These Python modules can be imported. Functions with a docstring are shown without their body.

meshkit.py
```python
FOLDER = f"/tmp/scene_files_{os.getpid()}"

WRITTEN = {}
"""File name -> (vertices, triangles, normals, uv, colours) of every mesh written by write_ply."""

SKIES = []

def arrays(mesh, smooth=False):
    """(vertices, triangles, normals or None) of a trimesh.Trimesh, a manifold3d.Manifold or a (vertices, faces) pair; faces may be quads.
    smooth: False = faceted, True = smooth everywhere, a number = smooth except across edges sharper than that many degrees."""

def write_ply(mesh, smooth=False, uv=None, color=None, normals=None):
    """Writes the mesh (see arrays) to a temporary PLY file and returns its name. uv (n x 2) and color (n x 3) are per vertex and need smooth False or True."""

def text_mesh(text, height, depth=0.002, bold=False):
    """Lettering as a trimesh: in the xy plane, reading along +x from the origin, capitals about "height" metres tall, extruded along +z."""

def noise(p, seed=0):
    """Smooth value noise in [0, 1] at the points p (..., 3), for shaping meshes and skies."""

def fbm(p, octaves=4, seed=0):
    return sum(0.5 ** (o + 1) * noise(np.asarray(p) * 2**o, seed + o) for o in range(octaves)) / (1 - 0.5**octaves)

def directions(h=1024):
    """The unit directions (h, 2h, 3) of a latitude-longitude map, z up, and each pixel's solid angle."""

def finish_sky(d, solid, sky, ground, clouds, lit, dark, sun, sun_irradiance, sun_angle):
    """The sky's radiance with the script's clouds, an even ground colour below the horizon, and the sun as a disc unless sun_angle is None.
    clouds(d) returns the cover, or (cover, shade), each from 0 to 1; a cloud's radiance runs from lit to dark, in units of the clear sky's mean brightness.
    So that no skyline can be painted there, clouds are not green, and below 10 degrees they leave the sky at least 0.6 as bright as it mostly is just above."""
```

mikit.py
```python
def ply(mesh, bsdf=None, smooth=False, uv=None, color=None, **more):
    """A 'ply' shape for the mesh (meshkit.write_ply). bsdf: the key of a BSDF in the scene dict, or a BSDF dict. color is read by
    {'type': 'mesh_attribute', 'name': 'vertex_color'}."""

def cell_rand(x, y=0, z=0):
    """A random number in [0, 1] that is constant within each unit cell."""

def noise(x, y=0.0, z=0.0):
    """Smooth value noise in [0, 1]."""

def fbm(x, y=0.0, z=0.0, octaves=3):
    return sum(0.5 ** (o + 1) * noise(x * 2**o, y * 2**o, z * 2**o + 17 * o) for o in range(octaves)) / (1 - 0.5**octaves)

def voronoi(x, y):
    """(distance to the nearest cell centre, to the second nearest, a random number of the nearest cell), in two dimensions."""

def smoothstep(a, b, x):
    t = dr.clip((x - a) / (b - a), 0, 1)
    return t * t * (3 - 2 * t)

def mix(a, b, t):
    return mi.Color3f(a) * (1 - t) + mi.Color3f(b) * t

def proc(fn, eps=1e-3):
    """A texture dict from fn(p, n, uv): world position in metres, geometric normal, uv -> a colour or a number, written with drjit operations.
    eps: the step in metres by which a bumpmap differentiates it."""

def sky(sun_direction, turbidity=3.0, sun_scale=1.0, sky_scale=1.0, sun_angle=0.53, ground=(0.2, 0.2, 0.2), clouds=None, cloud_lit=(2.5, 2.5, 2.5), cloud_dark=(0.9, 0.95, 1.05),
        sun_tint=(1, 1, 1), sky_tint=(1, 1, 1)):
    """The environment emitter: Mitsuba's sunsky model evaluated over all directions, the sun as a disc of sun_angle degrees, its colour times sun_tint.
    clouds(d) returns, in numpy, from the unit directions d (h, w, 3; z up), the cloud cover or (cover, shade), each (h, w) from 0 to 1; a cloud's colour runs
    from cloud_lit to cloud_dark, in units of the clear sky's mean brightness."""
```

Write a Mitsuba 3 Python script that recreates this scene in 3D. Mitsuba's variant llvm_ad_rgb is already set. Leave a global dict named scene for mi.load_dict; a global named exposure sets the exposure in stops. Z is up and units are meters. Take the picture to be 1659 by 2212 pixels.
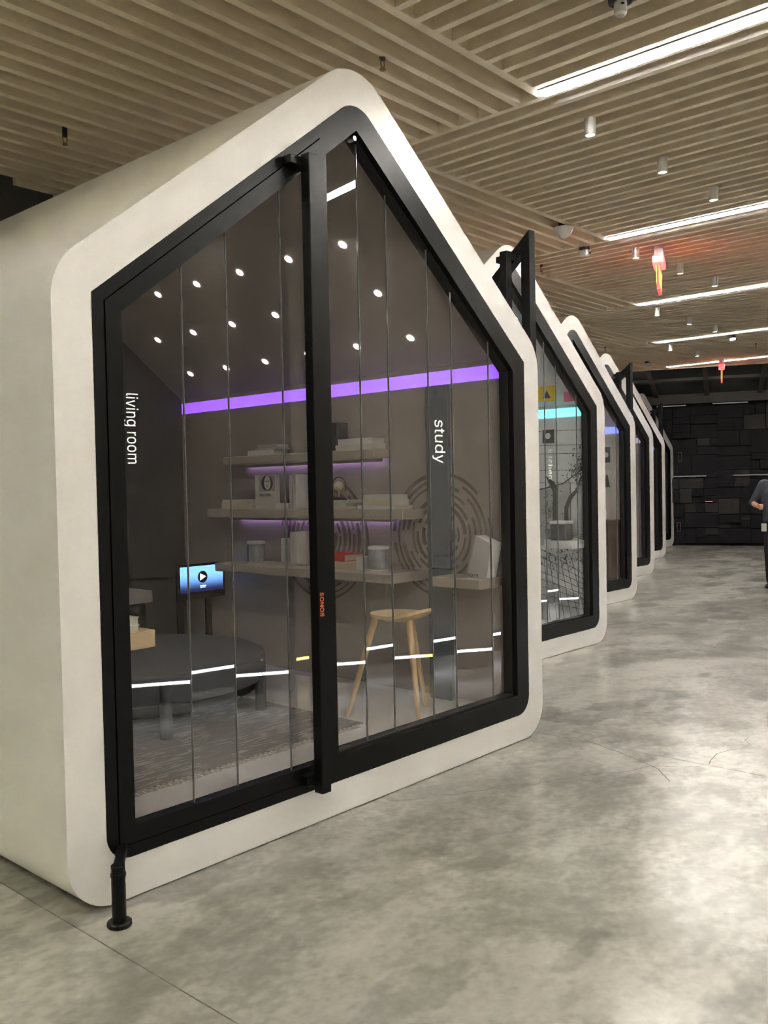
import math, random
import numpy as np
import trimesh
import manifold3d as m3
import mitsuba as mi
import drjit as dr
import mikit
import meshkit
from mikit import proc, noise, fbm, mix, smoothstep, voronoi
from shapely.geometry import Polygon, box as sbox, LineString, Point
from shapely import affinity

T = mi.ScalarTransform4f
random.seed(7)
rng = np.random.default_rng(7)
scene, labels = {}, {}

# ------------------------------------------------------------------ camera, exposure
F, YAW, PIT, ROL = 1950.91, 0.728485, -0.0275871, -0.0199046
CAM = np.array([-1.57154, -2.91162, 1.5])
_d = np.array([math.cos(PIT) * math.cos(YAW), math.cos(PIT) * math.sin(YAW), math.sin(PIT)])
_r = np.cross(_d, [0, 0, 1]); _r /= np.linalg.norm(_r)
_u = np.cross(_r, _d)
_up = -_r * math.sin(ROL) + _u * math.cos(ROL)
scene['camera'] = {'type': 'perspective', 'fov': math.degrees(2 * math.atan(829.5 / F)), 'fov_axis': 'x',
                   'near_clip': 0.05, 'far_clip': 100.0,
                   'to_world': T().look_at(origin=CAM.tolist(), target=(CAM + _d).tolist(), up=_up.tolist())}
exposure = 1.95
LAMP = 78.0            # radiance of the linear ceiling lamps
LAMP_COL = (1.0, 0.95, 0.88)
SPOT = 7.0            # small round downlights inside the first house

# ------------------------------------------------------------------ materials
def rgb(c): return {'type': 'rgb', 'value': list(c)}
def mat(name, col, rough=0.5, spec=0.5, metal=0.0, **more):
    c = rgb(col) if isinstance(col, (tuple, list)) else col
    scene['m_' + name] = {'type': 'twosided', 'bsdf': {'type': 'principled', 'base_color': c, 'roughness': rough, 'specular': spec, 'metallic': metal, **more}}
    return 'm_' + name

def f_floor(p, n, uv):
    q1 = fbm(p.x * 0.9 + 3, p.y * 0.9 + 1, 0.0, 3)
    q2 = fbm(p.x * 1.1 + 13, p.y * 1.1 + 7, 2.0, 3)
    w1 = fbm(p.x * 1.0 + 2.2 * q1, p.y * 1.7 + 2.2 * q2, 4.0, 6)
    w2 = fbm(p.x * 4.5 + 2 * q2, p.y * 7.0 + 9, 1.0, 5)
    fine = fbm(p.x * 28, p.y * 36, 0.0, 3)
    t = smoothstep(0.30, 0.72, 0.56 * w1 + 0.28 * w2 + 0.16 * fine)
    col = mix((0.150, 0.149, 0.130), (0.325, 0.32, 0.29), t)
    pit = fbm(p.x * 60, p.y * 60, 1.0, 2)
    col = col * (0.93 + 0.14 * pit)
    sm = fbm(p.x * 2.3 + 40, p.y * 4.1 + 30, 5.0, 5)
    col = col * (1 - 0.30 * smoothstep(0.60, 0.72, sm))
    return col
def f_floor_rough(p, n, uv):
    return 0.19 + 0.07 * fbm(p.x * 1.7, p.y * 1.7 + 8, 0.0, 3)
def f_ceil(p, n, uv):
    return mix((0.84, 0.755, 0.61), (0.89, 0.805, 0.66), fbm(p.x * 25, p.y * 25, p.z * 25, 2))
def f_oak(p, n, uv):
    g = fbm(p.x * 3 + 5, p.y * 60, p.z * 60, 4)
    return mix((0.32, 0.185, 0.075), (0.44, 0.27, 0.125), g)
def f_lightwood(p, n, uv):
    g = fbm(p.x * 30, p.y * 30, p.z * 4, 3)
    return mix((0.62, 0.45, 0.25), (0.74, 0.56, 0.34), g)
def f_rug(p, n, uv):
    s = fbm(p.x * 6, p.y * 6, 0.0, 2)
    l = dr.select(noise(p.x * 14, p.y * 90, 3.0) > 0.62, 1.0, 0.0) * dr.select(s > 0.42, 1.0, 0.25)
    return mix((0.15, 0.145, 0.14), (0.30, 0.29, 0.27), l * 0.8)
def f_shell(p, n, uv):
    return mix((0.735, 0.725, 0.69), (0.775, 0.765, 0.73), fbm(p.x * 2, p.y * 2, p.z * 2, 3))
def f_perf(p, n, uv):
    r = p.x * 0.9316 + p.y * 0.3634
    u, v = r / 0.022, p.z / 0.019
    row = dr.floor(v)
    u = u + 0.5 * (row - 2 * dr.floor(row / 2))
    fu, fv = u - dr.floor(u) - 0.5, v - row - 0.5
    hole = dr.select(fu * fu + fv * fv < 0.085, 1.0, 0.0)
    return mix((0.27, 0.23, 0.205), (0.02, 0.02, 0.02), hole)
def f_dark(p, n, uv):
    return mix((0.002, 0.002, 0.0025), (0.004, 0.004, 0.005), fbm(p.x * 8, p.y * 8, p.z * 8, 2))
def f_mesh(p, n, uv):
    return mix((0.10, 0.11, 0.12), (0.22, 0.23, 0.24), dr.select(noise(p.x * 300, p.y * 300, p.z * 300) > 0.5, 1.0, 0.0))
def f_screen(p, n, uv):
    dx, dz = (p.x - 2.62) / 0.40, (p.z - 0.83) / 0.20
    r = dr.sqrt((dx) ** 2 * 4 + (dz - 0.45) ** 2)
    rings = 0.72 + 0.28 * dr.sin(r * 120)
    v = smoothstep(-0.42, 0.25, dz)
    return mix((0.004, 0.006, 0.03), (0.18, 0.42, 1.0), v * rings) * 0.8

mat('floor', proc(f_floor), proc(f_floor_rough), 0.2)
mat('ceiling', proc(f_ceil), 0.7, 0.2)
mat('deck', (0.36, 0.31, 0.23), 0.8, 0.1)
mat('shell', proc(f_shell), 0.42, 0.4)
mat('black', (0.0018, 0.002, 0.0022), 0.36, 0.07)
mat('blackmatte', (0.004, 0.004, 0.004), 0.6, 0.2)
mat('groove', (0.002, 0.002, 0.002), 0.8, 0.1)
mat('taupe', (0.25, 0.225, 0.205), 0.7, 0.2)
mat('taupewall', (0.27, 0.24, 0.22), 0.6, 0.3)
mat('lightpanel', (0.74, 0.68, 0.61), 0.6, 0.3)
mat('perf', proc(f_perf), 0.6, 0.3)
mat('charcoal', (0.035, 0.036, 0.038), 0.8, 0.2)
mat('slate', (0.055, 0.064, 0.075), 0.6, 0.3)
mat('darkwall', (0.20, 0.20, 0.18), 0.8, 0.1)
mat('far', proc(f_dark), 0.6, 0.08)
mat('far2', (0.004, 0.004, 0.005), 0.6, 0.08)
mat('far3', (0.010, 0.009, 0.009), 0.6, 0.12)
mat('steel', (0.032, 0.029, 0.027), 0.6, 0.2)
mat('oak', proc(f_oak), 0.5, 0.3)
mat('shelfwood', (0.36, 0.32, 0.27), 0.5, 0.3)
mat('lightwood', proc(f_lightwood), 0.5, 0.3)
mat('rug', proc(f_rug), 0.95, 0.05)
mat('fringe', (0.42, 0.40, 0.36), 0.95, 0.05)
mat('white', (0.72, 0.72, 0.70), 0.4, 0.4)
mat('paper', (0.62, 0.60, 0.55), 0.7, 0.2)
mat('cream', (0.60, 0.53, 0.41), 0.7, 0.2)
mat('greypaper', (0.34, 0.33, 0.32), 0.7, 0.2)
mat('red', (0.33, 0.035, 0.03), 0.6, 0.3)
mat('print', (0.095, 0.08, 0.07), 0.7, 0.2)
mat('ink', (0.03, 0.03, 0.03), 0.7, 0.2)
mat('orange', (0.75, 0.16, 0.06), 0.5, 0.3)
mat('lettering', (0.85, 0.88, 0.85), 0.4, 0.3)
mat('glassedge', (0.05, 0.055, 0.053), 0.12, 0.6)
mat('mesh', proc(f_mesh), 0.35, 0.6)
mat('brass', (0.70, 0.50, 0.26), 0.3, 0.5, 1.0)
mat('chrome', (0.7, 0.7, 0.7), 0.2, 0.5, 1.0)
mat('marble', (0.42, 0.41, 0.40), 0.35, 0.4)
mat('mural', (0.62, 0.65, 0.66), 0.7, 0.2)
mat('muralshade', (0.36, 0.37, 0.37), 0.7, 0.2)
mat('yellow', (0.62, 0.45, 0.04), 0.6, 0.3)
mat('pink', (0.65, 0.13, 0.28), 0.6, 0.3)
mat('browncab', (0.022, 0.012, 0.007), 0.5, 0.4)
mat('lilac', (0.28, 0.24, 0.27), 0.7, 0.2)
mat('maroon', (0.05, 0.012, 0.010), 0.6, 0.3)
mat('skin', (0.56, 0.31, 0.21), 0.5, 0.4)
mat('shirt', (0.016, 0.017, 0.022), 0.85, 0.15)
mat('trousers', (0.003, 0.003, 0.004), 0.85, 0.15)
mat('hair', (0.03, 0.02, 0.014), 0.6, 0.3)
mat('copper', (0.22, 0.12, 0.07), 0.4, 0.5, 0.6)
scene['m_pane'] = {'type': 'thindielectric', 'int_ior': 1.52, 'ext_ior': 1.0}
scene['m_skyglass'] = {'type': 'twosided', 'bsdf': {'type': 'principled', 'base_color': rgb((0.010, 0.013, 0.013)), 'roughness': 0.25, 'specular': 0.5}}

# ------------------------------------------------------------------ helpers
def put(key, mesh, m=None, smooth=False, emit=None, **more):
    d = mikit.ply(mesh, m, smooth, **more)
    if emit is not None:
        d['emitter'] = {'type': 'area', 'radiance': emit if isinstance(emit, dict) else rgb(emit)}
    base, n = key, 0
    while key in scene:
        n += 1
        key = f'{base}_{n:03d}'
    scene[key] = d
    return key
def reuse(key, d, tw):
    base, n = key, 0
    while key in scene:
        n += 1
        key = f'{base}_{n:03d}'
    scene[key] = {**d, 'to_world': tw}
    return key
names = {}
def name(base):
    n = names.get(base, 0); names[base] = n + 1
    return base if n == 0 else f'{base}_{n:03d}'
def tag(key, label, cat=None, group=None, kind=None):
    labels[key] = {k: v for k, v in dict(label=label, category=cat, group=group, kind=kind).items() if v}
def structure(key, label=None): labels[key] = {'kind': 'structure', **({'label': label} if label else {})}

def bx(x0, x1, y0, y1, z0, z1, ch=0.0):
    if ch <= 0:
        b = trimesh.creation.box((x1 - x0, y1 - y0, z1 - z0))
        b.apply_translation(((x0 + x1) / 2, (y0 + y1) / 2, (z0 + z1) / 2)); return b
    pts = []
    for sx in (0, 1):
        for sy in (0, 1):
            for sz in (0, 1):
                c = np.array([(x0, x1)[sx], (y0, y1)[sy], (z0, z1)[sz]]); g = np.array([1 - 2 * sx, 1 - 2 * sy, 1 - 2 * sz]) * ch
                for k in range(3):
                    q = c + g; q[k] = c[k]; pts.append(q)
    return trimesh.convex.convex_hull(np.array(pts))
def cat(ms): return trimesh.util.concatenate(ms)
def extr(poly, y0, y1):
    """polygon in (x, z), extruded from y0 to y1"""
    ps = getattr(poly, 'geoms', [poly]); out = []
    for q in ps:
        m = trimesh.creation.extrude_polygon(q, y1 - y0, engine='earcut')
        v = m.vertices.copy()
        m.vertices = np.stack([v[:, 0], y1 - v[:, 2], v[:, 1]], 1); out.append(m)
    return cat(out)
def extx(poly, x0, x1):
    """polygon in (y, z), extruded from x0 to x1"""
    ps = getattr(poly, 'geoms', [poly]); out = []
    for q in ps:
        m = trimesh.creation.extrude_polygon(q, x1 - x0, engine='earcut')
        v = m.vertices.copy()
        m.vertices = np.stack([x0 + v[:, 2], v[:, 0], v[:, 1]], 1); out.append(m)
    return cat(out)
def extz(poly, z0, z1):
    ps = getattr(poly, 'geoms', [poly]); out = []
    for q in ps:
        m = trimesh.creation.extrude_polygon(q, z1 - z0, engine='earcut'); m.apply_translation((0, 0, z0)); out.append(m)
    return cat(out)
def cyl(p0, p1, r, n=24, r1=None):
    p0, p1 = np.array(p0, float), np.array(p1, float); h = np.linalg.norm(p1 - p0)
    a = np.arange(n) * 2 * np.pi / n; r1 = r if r1 is None else r1
    ring = np.stack([np.cos(a), np.sin(a)], 1)
    v = np.vstack([np.c_[ring * r, np.zeros(n)], np.c_[ring * r1, np.full(n, h)], [[0, 0, 0], [0, 0, h]]])
    i = np.arange(n); j = (i + 1) % n
    f = np.vstack([np.c_[i, j, j + n], np.c_[i, j + n, i + n], np.c_[j, i, i * 0 + 2 * n], np.c_[i + n, j + n, i * 0 + 2 * n + 1]])
    m = trimesh.Trimesh(v, f, process=False); m.apply_transform(trimesh.geometry.align_vectors([0, 0, 1], (p1 - p0) / h)); m.apply_translation(p0); return m
def lathe(prof, n=32, c=(0, 0, 0)):
    m = trimesh.creation.revolve(np.array(prof, float), sections=n); m.apply_translation(c); return m
def fillet(pts, rad, n=10):
    pts = [np.array(p, float) for p in pts]; out = []
    for i, p in enumerate(pts):
        r = rad[i]; a, b = pts[i - 1] - p, pts[(i + 1) % len(pts)] - p
        if r <= 0: out.append(p); continue
        a /= np.linalg.norm(a); b /= np.linalg.norm(b); h = math.acos(np.clip(a @ b, -1, 1)) / 2
        c = p + (a + b) / np.linalg.norm(a + b) * r / math.sin(h); t = r / math.tan(h)
        s, e = p + a * t - c, p + b * t - c
        a0, a1 = math.atan2(s[1], s[0]), math.atan2(e[1], e[0]); da = (a1 - a0 + math.pi) % (2 * math.pi) - math.pi
        for k in range(n + 1): out.append(c + r * np.array([math.cos(a0 + da * k / n), math.sin(a0 + da * k / n)]))
    return Polygon(out)
def text(s, height, depth=0.001, bold=False): return meshkit.text_mesh(s, height, depth, bold)
def tm(m, M):
    m = m.copy(); m.apply_transform(M); return m
def frame(o, ax, ay, az):
    M = np.eye(4); M[:3, 0], M[:3, 1], M[:3, 2], M[:3, 3] = ax, ay, az, o; return M

# building grid: u along the row of houses, v across it
W, ZE, ZP = 3.0982, 2.2905, 3.5164
L1, L2 = 3.1027, 1.2104
TH = math.atan2(L2, L1)
UR = np.array([math.cos(TH), math.sin(TH), 0]); VP = np.array([-math.sin(TH), math.cos(TH), 0])
def rp(r, v, z=0.0): return UR * r + VP * v + np.array([0, 0, z])
ROW = frame((0, 0, 0), UR, VP, (0, 0, 1))
def rbx(r0, r1, v0, v1, z0, z1, ch=0.0): return tm(bx(r0, r1, v0, v1, z0, z1, ch), ROW)
HC, SD = 3.74, 0.15          # underside of the ceiling slats, their depth
YB, XB, PX = -0.08, 3.02, 0.1534

# ------------------------------------------------------------------ the setting: floor
RMIN, RMAX, VMIN, VMAX = -6.0, 19.62, -7.0, 4.3
hall = Polygon([rp(RMIN, VMIN)[:2], rp(RMAX, VMIN)[:2], rp(RMAX, VMAX)[:2], rp(RMIN, VMAX)[:2]])
put('floor', extz(hall, -0.12, -0.008), 'm_groove'); structure('floor', 'polished mottled grey concrete floor with saw-cut joints and hairline cracks')
slabs = [-60.0] + [k * L1 + (0.0 if k < 1 else -0.03) for k in range(-2, 7)] + [60.0]
for a, b in zip(slabs, slabs[1:]):
    q = hall.intersection(sbox(a + 0.0022, -60, b - 0.0022, 60))
    if q.area > 0.01: put('floor__slab', extz(q, -0.008, 0), 'm_floor')
def ribbon(pts, w, z=0.0006):
    v, f = [], []
    pts = np.array(pts, float)
    for i, p in enumerate(pts):
        t = pts[min(i + 1, len(pts) - 1)] - pts[max(i - 1, 0)]; t /= np.linalg.norm(t); nrm = np.array([-t[1], t[0]])
        ww = w / 2
        v += [[*(p + nrm * ww), z], [*(p - nrm * ww), z]]
    for i in range(len(pts) - 1): f += [[2 * i, 2 * i + 1, 2 * i + 3], [2 * i, 2 * i + 3, 2 * i + 2]]
    m = trimesh.Trimesh(v, f, process=False); return m
mat('crack', (0.12, 0.115, 0.10), 0.8, 0.1)
def crack(pts, w, n=14, j=0.02):
    out = []
    for a, b in zip(pts, pts[1:]):
        a, b = np.array(a), np.array(b); k = max(2, int(np.linalg.norm(b - a) * n))
        for t in range(k): out.append(a + (b - a) * t / k + rng.normal(0, j, 2) * (0 if t == 0 else 1))
    out.append(np.array(pts[-1])); return ribbon(out, w)
put('floor__crack', crack([(1.62, -0.06), (1.95, -0.28), (2.2, -0.4), (2.55, -0.62), (2.85, -0.78), (3.03, -1.0)], 0.005), 'm_crack')
put('floor__crack', crack([(3.09, -1.02), (3.3, -0.98), (3.5, -1.05), (3.72, -1.0)], 0.005), 'm_crack')
put('floor__crack', crack([(3.1, -0.28), (3.0, -0.55), (2.85, -0.85), (2.7, -0.98)], 0.006, 10, 0.008), 'm_crack')

# ------------------------------------------------------------------ ceiling
slat_area = Polygon([rp(RMIN, VMIN)[:2], rp(16.27, VMIN)[:2], rp(16.27, 2.62)[:2], rp(RMIN, 2.62)[:2]])
put('ceiling', extz(slat_area, HC + SD, HC + SD + 0.08), 'm_deck'); structure('ceiling', 'beige ceiling of parallel slats in staggered square bays')
put('ceiling__void', extz(hall.difference(slat_area.buffer(-0.01)), 4.6, 4.7), 'm_darkwall')
SW = 0.042
def slat_y(x, y0, y1):
    s = LineString([(x + SW / 2, y0), (x + SW / 2, y1)]).intersection(slat_area)
    if s.is_empty: return None
    (a, b) = s.coords[0][1], s.coords[-1][1]
    return bx(x, x + SW, min(a, b), max(a, b), HC, HC + SD + 0.001) if abs(a - b) > 0.1 else None
def slat_x(y, x0, x1, w):
    s = LineString([(x0, y + w / 2), (x1, y + w / 2)]).intersection(slat_area)
    if s.is_empty: return None
    (a, b) = s.coords[0][0], s.coords[-1][0]
    return bx(min(a, b), max(a, b), y, y + w, HC, HC + SD + 0.001) if abs(a - b) > 0.1 else None
stuff = []
for k in range(-3, 6):
    x0, x1, yb = XB + (k - 1) * L1, XB + k * L1, YB + k * L2
    near = 0 <= k <= 2
    bay = []
    for j in range(21):
        bay.append(slat_y(x0 + 0.1477 * j, -40, yb - 0.05))
    bay.append(slat_x(yb - 0.05, x0, x1, 0.05))
    for i in range(44):
        y = yb + 0.12 + PX * i
        bay.append(slat_x(y, x0, x1, 0.045))
    bay = [b for b in bay if b is not None]
    for b in bay:
        if near: put('ceiling__slat', b, 'm_ceiling')
        else: stuff.append(b)
put('ceiling__slat_field', cat(stuff), 'm_ceiling'); labels['ceiling__slat_field'] = {'kind': 'stuff'}

# ------------------------------------------------------------------ walls
put('wall_left', rbx(RMIN, RMAX, VMAX, VMAX + 0.1, 0, 4.7), 'm_darkwall'); structure('wall_left', 'dark grey wall behind the row of houses')
put('wall_back', rbx(RMIN - 0.1, RMIN, VMIN, VMAX, 0, 4.7), 'm_taupewall'); structure('wall_back')
put('wall_front', rbx(RMIN, RMAX, VMIN - 0.1, VMIN, 0, 4.7), 'm_taupewall'); structure('wall_front')
# the partition across the aisle (seen mirrored in the panes)
WV = -3.02
put('wall_right', rbx(RMIN + 0.02, 8.4, WV - 0.16, WV - 0.06, 0, 3.38), 'm_groove'); structure('wall_right', 'taupe panelled partition across the aisle')
edges = [RMIN + 0.02, -4.0, -2.0, -0.3, 1.14, 1.93, 2.03, 3.4, 4.6, 6.2, 7.4, 8.4]
for i, (a, b) in enumerate(zip(edges, edges[1:])):
    mm = {4: 'm_perf', 5: 'm_taupewall', 6: 'm_lightpanel'}.get(i, ('m_taupewall', 'm_lightpanel')[i % 2])
    put('wall_right__panel', rbx(a + 0.003, b - 0.003, WV - 0.06, WV, 0.905, 3.38), mm)
    put('wall_right__panel', rbx(a + 0.003, b - 0.003, WV - 0.06, WV, 0.20, 0.885), ('m_taupewall', 'm_lightpanel')[i % 2])
put('wall_right__toe_light', rbx(RMIN + 0.1, 2.68, WV - 0.056, WV - 0.036, 0.142, 0.162), 'm_white', emit=(4.6, 4.7, 4.8))
put('wall_right__toe_light', rbx(2.68, 2.9, WV - 0.056, WV - 0.036, 0.142, 0.162), 'm_white', emit=(4.6, 3.2, 0.9))
put('wall_right__toe_light', rbx(2.9, 8.3, WV - 0.056, WV - 0.036, 0.142, 0.162), 'm_white', emit=(4.6, 4.7, 4.8))

# far wall: black speakers stacked to a wall, sloped skylight above
put('wall_far', rbx(RMAX, RMAX + 0.12, VMIN, VMAX, 0, 4.7), 'm_groove'); structure('wall_far', 'black wall of stacked speaker cabinets at the end of the hall')
rf = random.Random(3)
cells = []
def split(a, b, c, d, depth):
    w, h = b - a, d - c
    if (w < 0.85 and h < 0.55 and rf.random() < 0.55) or (w < 0.34 and h < 0.3) or depth > 8: cells.append((a, b, c, d)); return
    if w * (0.8 + 0.4 * rf.random()) > h * 1.35 and w > 0.34:
        s = a + w * rf.uniform(0.3, 0.7); split(a, s, c, d, depth + 1); split(s, b, c, d, depth + 1)
    elif h > 0.24:
        s = c + h * rf.uniform(0.35, 0.65); split(a, b, c, s, depth + 1); split(a, b, s, d, depth + 1)
    else: cells.append((a, b, c, d))
split(-5.0, 0.6, 0.06, 3.22, 0)
for a, b, c, d in cells:
    dp = rf.uniform(0.03, 0.16)
    put('wall_far__speaker_cabinet', rbx(RMAX - dp, RMAX - 0.001, a + 0.006, b - 0.006, c + 0.006, d - 0.006), rf.choice(['m_far', 'm_far', 'm_far2', 'm_far2', 'm_far3']))
for (a, b, z) in [(-1.42, -0.78, 3.24), (-2.75, -2.0, 3.25), (-1.85, -1.14, 1.61), (-3.3, -2.42, 1.61)]:
    put('wall_far__light_slot', rbx(RMAX - 0.19, RMAX - 0.16, a, b, z - 0.012, z + 0.012), 'm_steel', emit=(0.035, 0.034, 0.032))
put('wall_far__light_slot', rbx(RMAX - 0.19, RMAX - 0.165, -1.98, -1.82, 1.02, 1.035), 'm_steel', emit=(0.6, 0.03, 0.02))
for (v, z) in [(-1.28, 2.06), (-1.24, 0.44)]:
    fr = sbox(-0.045, -0.11, 0.045, 0.11).difference(sbox(-0.03, -0.09, 0.03, 0.09))
    m = trimesh.creation.extrude_polygon(fr, 0.02, engine='earcut')
    put('wall_far__emblem_frame', tm(m, frame(rp(RMAX - 0.17, v, z), VP, (0, 0, 1), UR)), 'm_steel')
# skylight band that slopes from the ceiling edge down to the far wall
S0, S1 = (16.27, 3.79), (19.6, 3.42)
def slope_beam(r0, z0, r1, z1, v0, v1, t):
    P = [rp(r0, v0, z0), rp(r1, v0, z1), rp(r1, v1, z1), rp(r0, v1, z0)]
    P = np.array(P + [q + np.array([0, 0, t]) for q in P]); return trimesh.convex.convex_hull(P)
def zl(r): return S0[1] + (S1[1] - S0[1]) * (r - S0[0]) / (S1[0] - S0[0])
put('skylight', slope_beam(16.28, zl(16.28) + 0.06, 19.6, zl(19.6) + 0.06, VMIN, VMAX, 0.03), 'm_skyglass'); structure('skylight', 'dark sloping skylight between the slat ceiling and the far wall')
for v in (-6.3, -5.2, -4.1, -2.99, -1.88, -0.78, 0.33, 1.45, 2.55):
    put('skylight__mullion', slope_beam(16.28, zl(16.28), 19.6, zl(19.6), v - 0.05, v + 0.05, 0.07), 'm_steel')
put('skylight__transom', slope_beam(17.7, zl(17.7) - 0.004, 17.86, zl(17.86) - 0.004, VMIN, VMAX, 0.06), 'm_steel')
put('skylight__edge_beam', rbx(16.27, 16.33, VMIN, VMAX, 3.72, 4.3), 'm_ceiling')
put('skylight__sill_beam', rbx(19.42, 19.6, VMIN, VMAX, 3.28, 3.5), 'm_steel')

# ------------------------------------------------------------------ linear ceiling lamps and downlights
where = ['out of view over the left aisle', 'out of view just behind the camera', 'nearest the camera', 'second nearest', 'third nearest', 'fourth, second farthest', 'farthest one before the dark wall']
for i, k in enumerate(range(-2, 5)):
    key = name('linear_ceiling_lamp')
    x1, y1 = XB + k * L1, YB + k * L2 - 0.052
    y0 = y1 - 2.85
    put(key + '__housing', cat([bx(x1 - 0.098, x1 - 0.092, y0, y1, HC - 0.006, HC + SD), bx(x1 - 0.006, x1, y0, y1, HC - 0.006, HC + SD),
                                bx(x1 - 0.092, x1 - 0.006, y0, y0 + 0.006, HC - 0.006, HC + SD)]), 'm_white')
    put(key + '__diffuser', bx(x1 - 0.092, x1 - 0.006, y0 + 0.006, y1, HC - 0.011, HC + 0.03), 'm_white', emit=[c * LAMP for c in LAMP_COL])
    tag(key, 'long white linear lamp between the ceiling slats, ' + where[i], 'ceiling lamp', 'linear lamps across the ceiling')
dl_body = lathe([(0, -0.012), (0.026, -0.012), (0.028, -0.016), (0.033, -0.016), (0.035, -0.012), (0.035, 0.085), (0, 0.085)], 28)
dl_lens = cyl((0, 0, -0.0135), (0, 0, -0.0122), 0.025, 24)
d_body, d_lens = mikit.ply(dl_body, 'm_white', 30), mikit.ply(dl_lens, 'm_white')
d_lens['emitter'] = {'type': 'area', 'radiance': rgb((7, 6.6, 6.0))}
spots = [(3.50, -0.15, 0, 1), (4.46, -0.18, 0, 2), (5.33, -0.19, 0, 3), (6.56, 1.05, 1, 1), (7.50, 1.02, 1, 2), (8.36, 1.00, 1, 3), (9.54, 2.22, 2, 1), (10.5, 2.2, 2, 2), (11.4, 2.2, 2, 3), (12.64, 3.43, 3, 1), (13.66, 3.40, 3, 2)]
ordn = ['', 'left', 'middle', 'right']
rows = ['row just behind the nearest linear lamp', 'row of three before the third linear lamp', 'row of three before the fourth linear lamp', 'farthest row, before the last linear lamp']
for x, y, row, i in spots:
    key = name('downlight')
    reuse(key + '__body', d_body, T().translate([x, y, HC - 0.085]))
    reuse(key + '__lens', d_lens, T().translate([x, y, HC - 0.085]))
    tag(key, f'small white cylinder downlight, {ordn[i]} of the {rows[row]}', 'downlight', 'cylinder downlights under the slats')
key = name('linear_ceiling_lamp')
put(key + '__housing', bx(-2.66, -2.54, 0.1, 1.75, HC, HC + 0.05), 'm_white')
put(key + '__diffuser', bx(-2.65, -2.55, 0.11, 1.74, HC - 0.006, HC - 0.0005), 'm_white', emit=(118, 116, 76))
tag(key, 'greenish linear lamp out of view above the left side of the front booth', 'ceiling lamp', 'linear lamps across the ceiling')
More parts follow.
